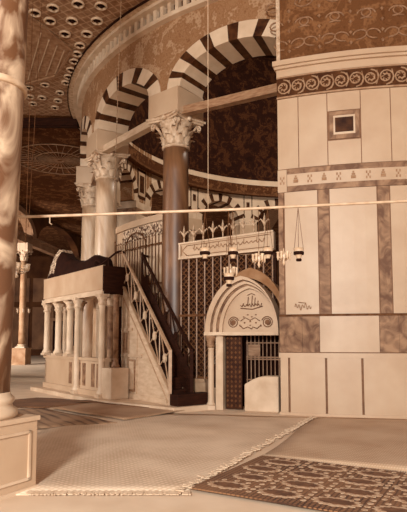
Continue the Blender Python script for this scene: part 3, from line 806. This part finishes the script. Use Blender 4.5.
# ------------------------------------------------------------------ raised platform (dikka)
XF = True
U = Vector((.59, -.807, 0)); Wd = Vector((.807, .59, 0)); B = Vector((-3.13, 17.0, 0))
def K(a, w, z): v = B-U*a+Wd*w; return (v.x, v.y, z)
LK, WK = 5.2, .9
dk = thing('raised_platform', 'raised marble platform with pale parapet standing on slender columns', 'platform', K(LK/2, WK/2, 0))
def kbox(m, a0, a1, w0, w1, z0, z1, mi=0): m.hexa([K(a0, w0, z0), K(a1, w0, z0), K(a1, w1, z0), K(a0, w1, z0)], [K(a0, w0, z1), K(a1, w0, z1), K(a1, w1, z1), K(a0, w1, z1)], mi)
m = MB(); kbox(m, -.0, LK, 0, WK, 3.12, 3.26); m.build('floor_slab', marble_w, dk)
m = MB(); kbox(m, 0, LK, -.03, .05, 3.26, 4.02); kbox(m, LK-.05, LK+.03, 0, WK, 3.26, 4.02); kbox(m, 0, LK, WK-.05, WK+.03, 3.26, 4.02); o = m.build('parapet', parapet, dk)
m = MB(); kbox(m, -.05, 0, -.03, WK, 3.2, 4.0); kbox(m, -.04, .0, 0, WK, 3.1, 3.26); o = m.build('end_panel', wood_d, dk); o['label'] = 'dark end panel'  # end panel coloured much darker than the parapet
m = MB(); kbox(m, -.03, LK+.04, -.07, 0, 3.08, 3.2); m.build('edge_moulding', marble_w, dk)
# plinth wall with slots
m = MB(); kbox(m, 0, LK, .1, .25, 0, 1.02); kbox(m, -.03, LK+.05, .04, .3, 1.0, 1.1); kbox(m, LK-.2, LK, .1, WK, 0, 1.02); kbox(m, 0, LK, .02, .2, 0, .16); m.build('plinth_wall', marble, dk)
for a in (.35, .75, 1.45, 1.85, 2.6):
    m = MB(); kbox(m, a, a+.24, .085, .12, .25, .92); m.build('slot_panel', marble_d, dk)
def kcol(a, w, z0, r, mt, mcap):
    m = MB(); x, y, _ = K(a, w, 0)
    m.box((x, y, z0+.04), (r*3, r*3, .08), math.atan2(U.y, U.x)); m.lathe([(r*1.5, .08), (r*1.55, .13), (r*1.2, .18), (r, .24), (r*.95, 2.72-z0), (r*1.15, 2.75-z0)], (x, y, z0), 18)
    o = m.build('column', mt, dk)
    m = MB(); m.lathe([(r*1.05, 2.74), (r*1.3, 2.8), (r*1.1, 2.86), (r*1.5, 2.98), (r*1.75, 3.04)], (x, y, 0), 16, mod=lambda t, z: 1+.1*math.cos(4*t)); m.box((x, y, 3.07), (r*3.3, r*3.3, .08), math.atan2(U.y, U.x)); m.build('capital', mcap, o)
for a in (.1, 2.0): kcol(a, .02, .0, .1, marble_w, carved)
kcol(LK-.1, .1, 1.1, .11, marble_w, carved); kcol(3.0, .17, 1.1, .12, marble_w, carved); kcol(4.1, .17, 1.1, .12, marble_w, carved)
kcol(1.9, WK-.12, 0, .1, marble_w, carved); kcol(3.6, WK-.12, 0, .12, marble_w, carved); kcol(LK-.3, WK-.12, 0, .12, marble_w, carved); 
for w, mt in ((.42, marble_d), (.74, wood_d)): kcol(.3, w, .4, .11, mt, carved)
# cloth draped inside the parapet
cm_ = MB(); nA, nW = 24, 8
vs = []; fs = []
for i in range(nA+1):
    t = i/nA; a = .9+t*(LK-.95)
    kn = [(0, .02), (.04, .35), (.1, .55), (.2, .5), (.4, .48), (.6, .56), (.76, .82), (.88, 1.2), (.95, 1.15), (1, .6)]
    pk = next(v0+(v1-v0)*(t-t0)/(t1-t0) for (t0, v0), (t1, v1) in zip(kn, kn[1:]) if t <= t1+1e-9)
    for j in range(nW+1):
        s = j/nW; w = .07+s*(WK-.14); z = 4.02+.0+pk*math.sin(min(1, s*1.8+.15)*PI/2)+.04*math.sin(9*t+4*s)
        if j == 0: z -= .12
        vs.append(K(a, w, z))
for i in range(nA):
    for j in range(nW): fs.append((i*(nW+1)+j, i*(nW+1)+j+1, (i+1)*(nW+1)+j+1, (i+1)*(nW+1)+j))
cm_.add(vs, fs, 0, True)
for k in range(len(fs)):
    if k//nW >= 20: cm_.m[k] = 1
# side walls down to the platform floor
bot = [_xf((x, y, 3.9)) for x, y, z in vs]
rim = [i*(nW+1) for i in range(nA+1)]+[nA*(nW+1)+j for j in range(1, nW+1)]+[i*(nW+1)+nW for i in range(nA-1, -1, -1)]+[j for j in range(nW-1, 0, -1)]
off = len(cm_.v); cm_.v += bot
for a, b in zip(rim, rim[1:]+rim[:1]): cm_.f.append([a, b, off+b, off+a]); cm_.m.append(0); cm_.sm.append(True)
tag(cm_.build('draped_cloth', [cloth_d, cloth_p], org=_xf(K(LK/2, WK/2, 4))), 'dark cloth with a pale patterned end heaped over the platform parapet', 'cloth')

# ------------------------------------------------------------------ staircase
SB = Vector((-2.61, 17.42, 0)); SWd = .78; SL = 2.83
def T_(t, w, z): v = SB+U*t+Wd*w; return (v.x, v.y, z)
def sbox(m, a0, a1, w0, w1, z0, z1): m.hexa([T_(a0, w0, z0), T_(a1, w0, z0), T_(a1, w1, z0), T_(a0, w1, z0)], [T_(a0, w0, z1), T_(a1, w0, z1), T_(a1, w1, z1), T_(a0, w1, z1)])
st_ = thing('wooden_staircase', 'steep narrow wooden staircase with openwork railings leading up to the platform', 'staircase', T_(SL/2, SWd/2, 0))
def zs(t): return 3.45-(t/SL)*3.1      # stringer top line
m = MB(); NS = 11
for k in range(NS):
    t = k*SL/NS; sbox(m, t, t+SL/NS+.04, .06, SWd-.04, zs(t)-.62, zs(t)-.56)
    sbox(m, t+SL/NS, t+SL/NS+.02, .06, SWd-.04, max(.0, zs(t)-.85), zs(t)-.56)
m.build('treads', wood_d, st_)
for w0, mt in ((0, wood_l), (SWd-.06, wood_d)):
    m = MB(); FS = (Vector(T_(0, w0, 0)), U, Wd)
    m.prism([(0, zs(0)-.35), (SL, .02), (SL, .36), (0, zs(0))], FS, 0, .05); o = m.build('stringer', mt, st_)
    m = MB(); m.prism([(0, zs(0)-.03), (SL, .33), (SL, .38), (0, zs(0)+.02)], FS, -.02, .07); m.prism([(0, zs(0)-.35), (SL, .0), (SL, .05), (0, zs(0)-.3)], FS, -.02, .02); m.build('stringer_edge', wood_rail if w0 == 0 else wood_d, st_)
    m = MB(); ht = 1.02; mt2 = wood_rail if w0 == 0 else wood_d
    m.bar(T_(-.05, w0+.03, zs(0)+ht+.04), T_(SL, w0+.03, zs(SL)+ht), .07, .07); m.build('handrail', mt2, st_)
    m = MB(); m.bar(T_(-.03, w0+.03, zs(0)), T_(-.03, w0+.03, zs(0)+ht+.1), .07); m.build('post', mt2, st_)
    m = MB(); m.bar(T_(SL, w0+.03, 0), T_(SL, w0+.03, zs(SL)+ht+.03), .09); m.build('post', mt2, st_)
    m = MB(); nb = 5
    for k in range(nb):
        a, b = k*SL/nb, (k+1)*SL/nb; mid = (a+b)/2
        z0, z1 = zs, lambda t: zs(t)+ht
        m.bar(T_(a+.03, w0+.03, z0(a)), T_(b-.03, w0+.03, z1(b)), .025); m.bar(T_(a+.03, w0+.03, z1(a)), T_(b-.03, w0+.03, z0(b)), .025)
        m.bar(T_(b, w0+.03, z0(b)), T_(b, w0+.03, z1(b)), .03)
    m.build('openwork', mt2, st_)
    for k in range(nb):
        mid = (k+.5)*SL/nb; mm = MB(); zc_ = zs(mid)+ht/2
        pts = [(.075*math.cos(2*PI*j/14), .13*math.sin(2*PI*j/14)) for j in range(14)]
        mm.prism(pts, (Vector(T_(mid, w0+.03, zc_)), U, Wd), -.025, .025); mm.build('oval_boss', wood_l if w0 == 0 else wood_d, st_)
# closed flank under the stringer
m = MB(); FS = (Vector(T_(0, .02, 0)), U, Wd)
m.prism([(0, .0), (SL-.02, 0), (SL-.02, .06), (0, zs(0)-.35)], FS, 0, .04); m.build('flank', wood_l, st_)
m = MB()
for a in (.02, .42, .95): m.prism([(a, .02), (a+.06, .02), (a+.06, zs(a)-.42), (a, zs(a)-.38)], FS, -.03, .0)
m.prism([(.02, 1.95), (.7, 1.95), (.7, 2.05), (.02, 2.05)], FS, -.04, 0); m.prism([(.02, 1.15), (1.3, 1.15), (1.3, 1.24), (.02, 1.24)], FS, -.04, 0); m.prism([(0, 0), (SL-.1, 0), (SL-.15, .14), (0, .14)], FS, -.04, 0)
m.build('stiles', wood_l, st_)
m = MB(); m.prism([(.52, .2), (.9, .2), (.9, 1.08), (.52, 1.08)], FS, -.035, -.0); dpn = m.build('door', wood_m, st_)
m = MB(); m.prism([(.1, 1.28), (.38, 1.28), (.38, 1.9), (.1, 1.9)], FS, -.02, -.0); m.build('side_panel', wood_m, st_)
m = MB(); m.prism([(.57, .26), (.85, .26), (.85, 1.02), (.57, 1.02)], FS, -.045, -.03); m.build('door_field', wood_l, dpn)
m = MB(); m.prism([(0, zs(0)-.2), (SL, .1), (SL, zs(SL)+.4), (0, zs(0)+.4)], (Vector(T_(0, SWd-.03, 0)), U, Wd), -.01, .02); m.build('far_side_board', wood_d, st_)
m = MB(); sbox(m, SL+.0, SL+.42, -.0, SWd+.35, 0, .28); m.build('bottom_step', wood_d, st_, bevel=.01)
# goose-neck rails at the head of the stair
m = MB()
pts = [T_(-.75, -.55, 4.05), T_(-.62, -.45, 4.12), T_(-.4, -.3, 4.3), T_(-.2, -.12, 4.5), T_(-.05, .03, 4.56), T_(.05, .03, 4.45)]
m.tube(pts, .035, 8)
m.tube([T_(-.62, -.45, 4.1), T_(-.66, -.5, 4.22), T_(-.75, -.58, 4.25), T_(-.8, -.6, 4.17)], .025, 8); m.bar(T_(-.4, -.3, 3.9), T_(-.4, -.3, 4.3), .04)
m.build('curved_rail', wood_d, st_)
m = MB(); m.bar(T_(-.03, SWd, 4.47), T_(-.5, SWd+.6, 4.5), .06); m.bar(T_(-.5, SWd+.6, 3.3), T_(-.5, SWd+.6, 4.5), .06); m.build('landing_rail', wood_d, st_)

# marble cube in front of the platform
cu = MB(); cb0 = Vector((-2.56, 16.5, 0)); a_ = math.radians(30)
cu.box((-2.72, 16.95, .42), (.62, .62, .84), math.radians(38))
tag(cu.build('marble_cube', marble_w, org=_xf((-2.72, 16.95, 0)), bevel=.02), 'plain square marble block on the floor before the platform corner', 'block')
m = MB(); m.lathe([(.12, 0), (.13, .06), (.09, .1), (.085, .2), (.1, .26)], (-2.72, 16.98, .84), 14, mod=lambda t, z: 1+.05*math.cos(8*t)); 
m.lathe([(.085, .2), (.085, 2.1), (.1, 2.2), (.13, 2.24)], (-2.72, 16.98, .84), 14, mod=lambda t, z: 1+.12*math.cos(6*t+z*12))
tag(m.build('twisted_colonette', marble_d, org=_xf((-2.72, 16.98, .84))), 'slim patterned colonette standing on the square marble block', 'column')

m = MB()
kb = [K(-.35, -.35, 0), K(LK+.3, -.35, 0), K(LK+.3, .95, 0), K(.1, .95, 0)]
XF = None
step = [(-2.723+(x+3.13)*.87, 14.79+(y-17.0)*.87) for x, y, z in (K(LK+.3, -.35, 0), K(-.1, -.35, 0), (-2.9, 16.2, 0), T_(SL+.55, -.2, 0), T_(SL+.55, SWd+.45, 0), T_(.4, SWd+.3, 0), K(-.1, .95, 0), K(LK+.3, .95, 0))]
m.add([(x, y, .0) for x, y in step]+[(x, y, .12) for x, y in step], [tuple(range(7, -1, -1)), tuple(range(8, 16))]+[(i, (i+1) % 8, 8+(i+1) % 8, 8+i) for i in range(8)])
tag(m.build('stone_step', marble_w, org=(-2.5, 15, 0)), 'low pale stone step under the raised platform and staircase', 'step')
# ------------------------------------------------------------------ hanging lamps
h0 = None
def cup_lamp(loc, top, label, s=1):
    t = thing('hanging_lamp', label, 'lamp', loc, None, 0, True)
    m = MB(); m.lathe([(.028, 0), (.03, .03), (.042, .05), (.056, .09), (.07, .15)], (0, 0, 0), 18); m.build('bowl', iron_l, t)
    m = MB(); m.lathe([(.058, .062), (.068, .068), (.068, .10), (.062, .105)], (0, 0, 0), 18); m.lathe([(.034, -.02), (.038, 0), (.034, .012)], (0, 0, 0), 12); m.build('rim', void, t)
    m = MB(); H = top-loc[2]
    for k in range(3):
        a = k*2*PI/3+.3; m.tube([(.067*math.cos(a), .067*math.sin(a), .145), (0, 0, H)], .0028, 4)
    m.build('chain', iron_m, t)
    return t
def rodz(x): return 3.27+(x+2.06)*.0428
for x, lab in ((0.019, 'glass oil lamp hanging before the left part of the inscription frieze'), (0.381, 'glass oil lamp hanging before the middle of the inscription frieze'),
                (0.833, 'glass oil lamp hanging before the right end of the frieze, near the pier corner'), (1.233, 'glass oil lamp hanging alone in front of the pale pier slab')):
    cup_lamp((x, 7.0, 2.70), rodz(x)-.02, lab)
cup_lamp((0.329, 7.0, 2.37), rodz(0.329)-.02, 'lower bigger oil lamp hanging just above the white arched doorway')
def ornate(loc, label, r=.075, n=6):
    t = thing('ornamental_hanging', label, 'hanging ornament', loc); x, y, z = loc
    m = MB(); m.tube([(x, y, z), (x, y, rodz(x)-.02)], .003, 4); m.build('cord', iron_m, t)
    m = MB()
    for k in range(n):
        a = 2*PI*k/n; q = (x+r*math.cos(a), y+r*math.sin(a))
        m.tube([(x, y, z+.01), ((x+q[0])/2, (y+q[1])/2, z-.04), (q[0], q[1], z)], .008, 5)
        m.lathe([(.005, -.06), (.018, -.02), (.018, .03), (.026, .05)], (q[0], q[1], z), 8)
    m.build('branches', gilt, t)
    m = MB(); m.lathe([(.002, -.13), (.02, -.09), (.01, -.05), (.03, 0), (.01, .05), (.005, .1)], loc, 10); m.build('drop', gilt, t)
ornate((0.355, 7.1, 2.56), 'small branched brass ornament above the big doorway lamp')
ornate((0.717, 7.0, 2.72), 'branched ornament hanging left of the lamp at the frieze end')
ornate((1.039, 7.0, 2.75), 'branched ornament overlapping the pier corner between two lamps')
# ropes and chains
def cord(p, q, r, label, name='rope', beads=0, mt=iron_l):
    m = MB(); m.tube([p, q], r, 5)
    if beads:
        d = Vector(q)-Vector(p); n = int(d.length/beads)
        for k in range(n): v = Vector(p)+d*(k/n); m.lathe([(.0, -.03), (.02, 0), (.0, .03)], tuple(v), 6)
    tag(m.build(name, mt, org=q), label, 'cord')
cord((-2.05, 13, 10.9), (-2.17, 13, 4.75), .008, 'pale beaded chain hanging down past the pale marble column', 'hanging_chain', .09)
cord((.06, 7.0, 10.9), (.06, 7.0, rodz(.06)), .004, 'thin cord rising from the tie rod before the dark arch opening')
cord((-4.1, 12.5, 10.9), (-4.12, 12.5, 3.9), .008, 'thin cord hanging close beside the foreground column', mt=iron_m)
cord((-4.35, 14, 10.9), (-4.55, 14, 4.6), .007, 'thin slanting cord left of the dim ceiling medallion', mt=iron_m)

# ------------------------------------------------------------------ foreground column on its pedestal
e1 = Vector((-.46, -.888, 0)); e2 = Vector((-.888, .46, 0)); PC = Vector((-1.86, 6.32, 0))
def Q(a, b, z): v = PC+e1*a+e2*b; return (v.x, v.y, z)
fg = thing('foreground_column', 'large veined marble column on a panelled pedestal at the left edge', 'column', Q(.5, .5, 0))
def qbox(m, a0, a1, b0, b1, z0, z1): m.hexa([Q(a0, b0, z0), Q(a1, b0, z0), Q(a1, b1, z0), Q(a0, b1, z0)], [Q(a0, b0, z1), Q(a1, b0, z1), Q(a1, b1, z1), Q(a0, b1, z1)])
m = MB(); qbox(m, .02, 1.0, .02, 1.0, 0, .78); m.build('pedestal', marble, fg, bevel=.008)
m = MB(); qbox(m, 0, 1.02, 0, 1.02, .76, .81); qbox(m, .0, 1.02, 0, 1.02, 0, .04); m.build('pedestal_moulding', marble_w, fg)
m = MB()
for a, b, z0, z1 in ((.13, .16, .12, .66), (.84, .87, .12, .66)): qbox(m, a, b, .0, .03, z0, z1)
qbox(m, .13, .87, .0, .03, .63, .66); qbox(m, .13, .87, .0, .03, .12, .15); m.build('panel_moulding', marble_w, fg)
cc = Q(.52, .50, 0); cc = (cc[0]+.06, cc[1], 0)
m = MB(); m.lathe([(.40, .81), (.425, .85), (.415, .9), (.37, .93), (.36, .96), (.385, .99), (.38, 1.03), (.345, 1.06), (.34, 1.09)], (cc[0], cc[1], 0), 40); m.build('base', marble_w, fg)
m = MB(); lean = .04
def cprof(z): return .33-.01*(z-1.08)/8
vs = []; n = 48; zz = [1.08+i*.8 for i in range(12)]
m.tube([(cc[0]+(z-1.08)*lean*.5, cc[1], z) for z in zz], [cprof(z) for z in zz], 48)
m.build('shaft', marble_v, fg)
m = MB(); zc_ = 4.56; xx = cc[0]+(zc_-1.08)*lean*.5
m.lathe([(.345, -.04), (.36, -.03), (.36, .03), (.345, .04)], (xx, cc[1], zc_), 40); m.build('iron_collar', iron_l, fg)

# ------------------------------------------------------------------ floor coverings
def rug(name, pts, z, mt, label, fold=.012, n=14, th=.012, cat='rug'):
    """quad pts (4 corners) -> subdivided wavy sheet with thickness"""
    A, Bq, Cq, Dq = [Vector((*q, 0)) for q in pts]; m = MB(); vs = []; N_ = n
    for i in range(N_+1):
        for j in range(N_+1):
            u_, v_ = i/N_, j/N_
            p_ = (A*(1-u_)+Bq*u_)*(1-v_)+(Dq*(1-u_)+Cq*u_)*v_
            e = 0 if i in (0, N_) or j in (0, N_) else 1
            wx = .03*math.sin(7*v_+i)*(i in (0, N_)); wy = .03*math.sin(9*u_+j)*(j in (0, N_))
            vs.append((p_.x+wx, p_.y+wy, z+th+e*fold*(.5+.5*math.sin(p_.x*2.1+p_.y*3.3)*math.sin(p_.y*1.3-p_.x*1.7))))
    top = [(i*(N_+1)+j, i*(N_+1)+j+1, (i+1)*(N_+1)+j+1, (i+1)*(N_+1)+j) for i in range(N_) for j in range(N_)]
    m.add(vs, top, 0, True)
    bt = [(x, y, z) for x, y, _ in vs]; o_ = len(m.v); m.v += bt
    rim = [i*(N_+1) for i in range(N_+1)]+[N_*(N_+1)+j for j in range(1, N_+1)]+[i*(N_+1)+N_ for i in range(N_-1, -1, -1)]+[j for j in range(N_-1, 0, -1)]
    for a, b in zip(rim, rim[1:]+rim[:1]): m.f.append([a, b, o_+b, o_+a]); m.m.append(0); m.sm.append(False)
    c = (A+Bq+Cq+Dq)/4
    return tag(m.build(name, mt, org=(c.x, c.y, z)), label, cat)
rug('straw_matting', [(-3.4, 6.0), (-.2, 6.1), (2.42, 11.95), (-2.6, 12.9)], .001, weave_big, 'broad woven straw matting covering the middle of the floor', .02, 22)
rug('brown_matting', [(.8, 7.86), (5.6, 5.6), (6.3, 11.2), (2.42, 11.85)], .015, weave_plain, 'plain brown matting on the right in front of the pier', .018, 18)
rug('dark_rug', [(-7.6, 11.8), (-3.3, 10.2), (-1.75, 11.1), (-3.9, 13.4)], .016, rug_str, 'dark striped rug lying behind the foreground pedestal', .03, 14)
rug('dark_rug', [(-6.2, 13.9), (-3.9, 13.45), (-2.6, 14.9), (-4.8, 15.9)], .016, rug_m, 'small dark rug nearest the platform plinth', .02, 12)
rug('faded_rug', [(-3.7, 13.3), (-1.6, 11.3), (-.35, 12.95), (-2.3, 15.0)], .042, rug_mid, 'faded rug lying before the stair foot', .02, 12)
rug('floor_cloth', [(-3.5, 14.6), (-2.4, 15.1), (-.6, 13.3), (-.9, 12.9)], .066, rug_dark, 'narrow dark runner on the floor across the stair front', .01, 10, .01)
# patterned rug with medallions
rA, rB, rC, rD = Vector((-.15, 6.16, 0)), Vector((.82, 7.84, 0)), Vector((4.6, 5.55, 0)), Vector((3.6, 3.9, 0))
pr = thing('patterned_rug', 'dark rug with rows of pale edged lozenges at the lower right', 'rug', (2.2, 5.9, .03))
m = MB(); m.hexa([(v.x, v.y, .035) for v in (rA, rD, rC, rB)], [(v.x, v.y, .05) for v in (rA, rD, rC, rB)]); m.build('field', rug_m, pr)
def RP(u_, v_, z=.052): p_ = (rA*(1-u_)+rD*u_)*(1-v_)+(rB*(1-u_)+rC*u_)*v_; return (p_.x, p_.y, z)
ml = MB(); md = MB()
def hexm(m_, cu_, cv, su, sv, z):
    pts = []
    for q_ in range(28):
        an = 2*PI*q_/28; rr = 1.0 if q_ % 2 else .82
        pts.append((rr*math.copysign(abs(math.cos(an))**.8, math.cos(an)), rr*math.copysign(abs(math.sin(an))**1.1, math.sin(an))))
    A_ = [RP(cu_+x*su, cv+y*sv, z) for x, y in pts]; A2 = [(x, y, zz_-.004) for x, y, zz_ in A_]
    m_.add(A_+A2, [tuple(range(28))]+[(i, (i+1) % 28, 28+(i+1) % 28, 28+i) for i in range(28)])
for i in range(7):
    for j in range(4):
        cu_ = .075+i*.14+(j % 2)*.02; cv = .15+j*.235
        if cu_ > .95: continue
        hexm(ml, cu_, cv, .060, .085, .054); hexm(md, cu_, cv, .047, .052, .057)
        for (du, dv) in ((.07, .0), (.07, .06), (.07, -.06), (.07, .12), (.0, .115), (.035, .1), (-.035, .1)):
            hexm(ml, cu_+du, cv+dv, .007, .018, .054)
ml.build('pale_lozenge_border', noisy('pale_rug_wool', .5, .82, 30, .95), pr); md.build('dark_lozenge', noisy('dark_rug_wool', .22, .36, 12, .95), pr)
m = MB()
for k in range(220):
    t = k/220; p_ = Vector((-.22, 6.03, 0))*(1-t)+Vector((2.4, 11.85, 0))*t
    dx = random.uniform(-.05, .05); m.bar((p_.x+dx, p_.y, .045), (p_.x+dx-random.uniform(.03, .09), p_.y+random.uniform(-.04, .06), .047), .03, .012)
for k in range(150):
    t = k/150; p_ = rA*(1-t)+rB*t*1.0; p_ = rB*(1-t)+rC*t
    m.bar((p_.x, p_.y, .05), (p_.x+.02, p_.y+.03+random.random()*.03, .05), .012, .008)
tag(m.build('rug_fringe', fringe_m, org=(1.1, 9, .04)), 'pale ragged fringe running diagonally between straw matting and brown matting', 'fringe', kind='stuff')
m = MB()
for k in range(160):
    t = k/160; x = -1.9+t*1.75; m.bar((x, 6.08+.02*math.sin(k), .03), (x+random.uniform(-.02, .02), 6.02-random.random()*.05, .02), .02, .01)
tag(m.build('matting_fringe', fringe_m, org=(-1, 6.05, .02)), 'frayed pale front edge of the straw matting', 'fringe', kind='stuff')

for o in bpy.data.objects:
    if '_o' in o: del o['_o']
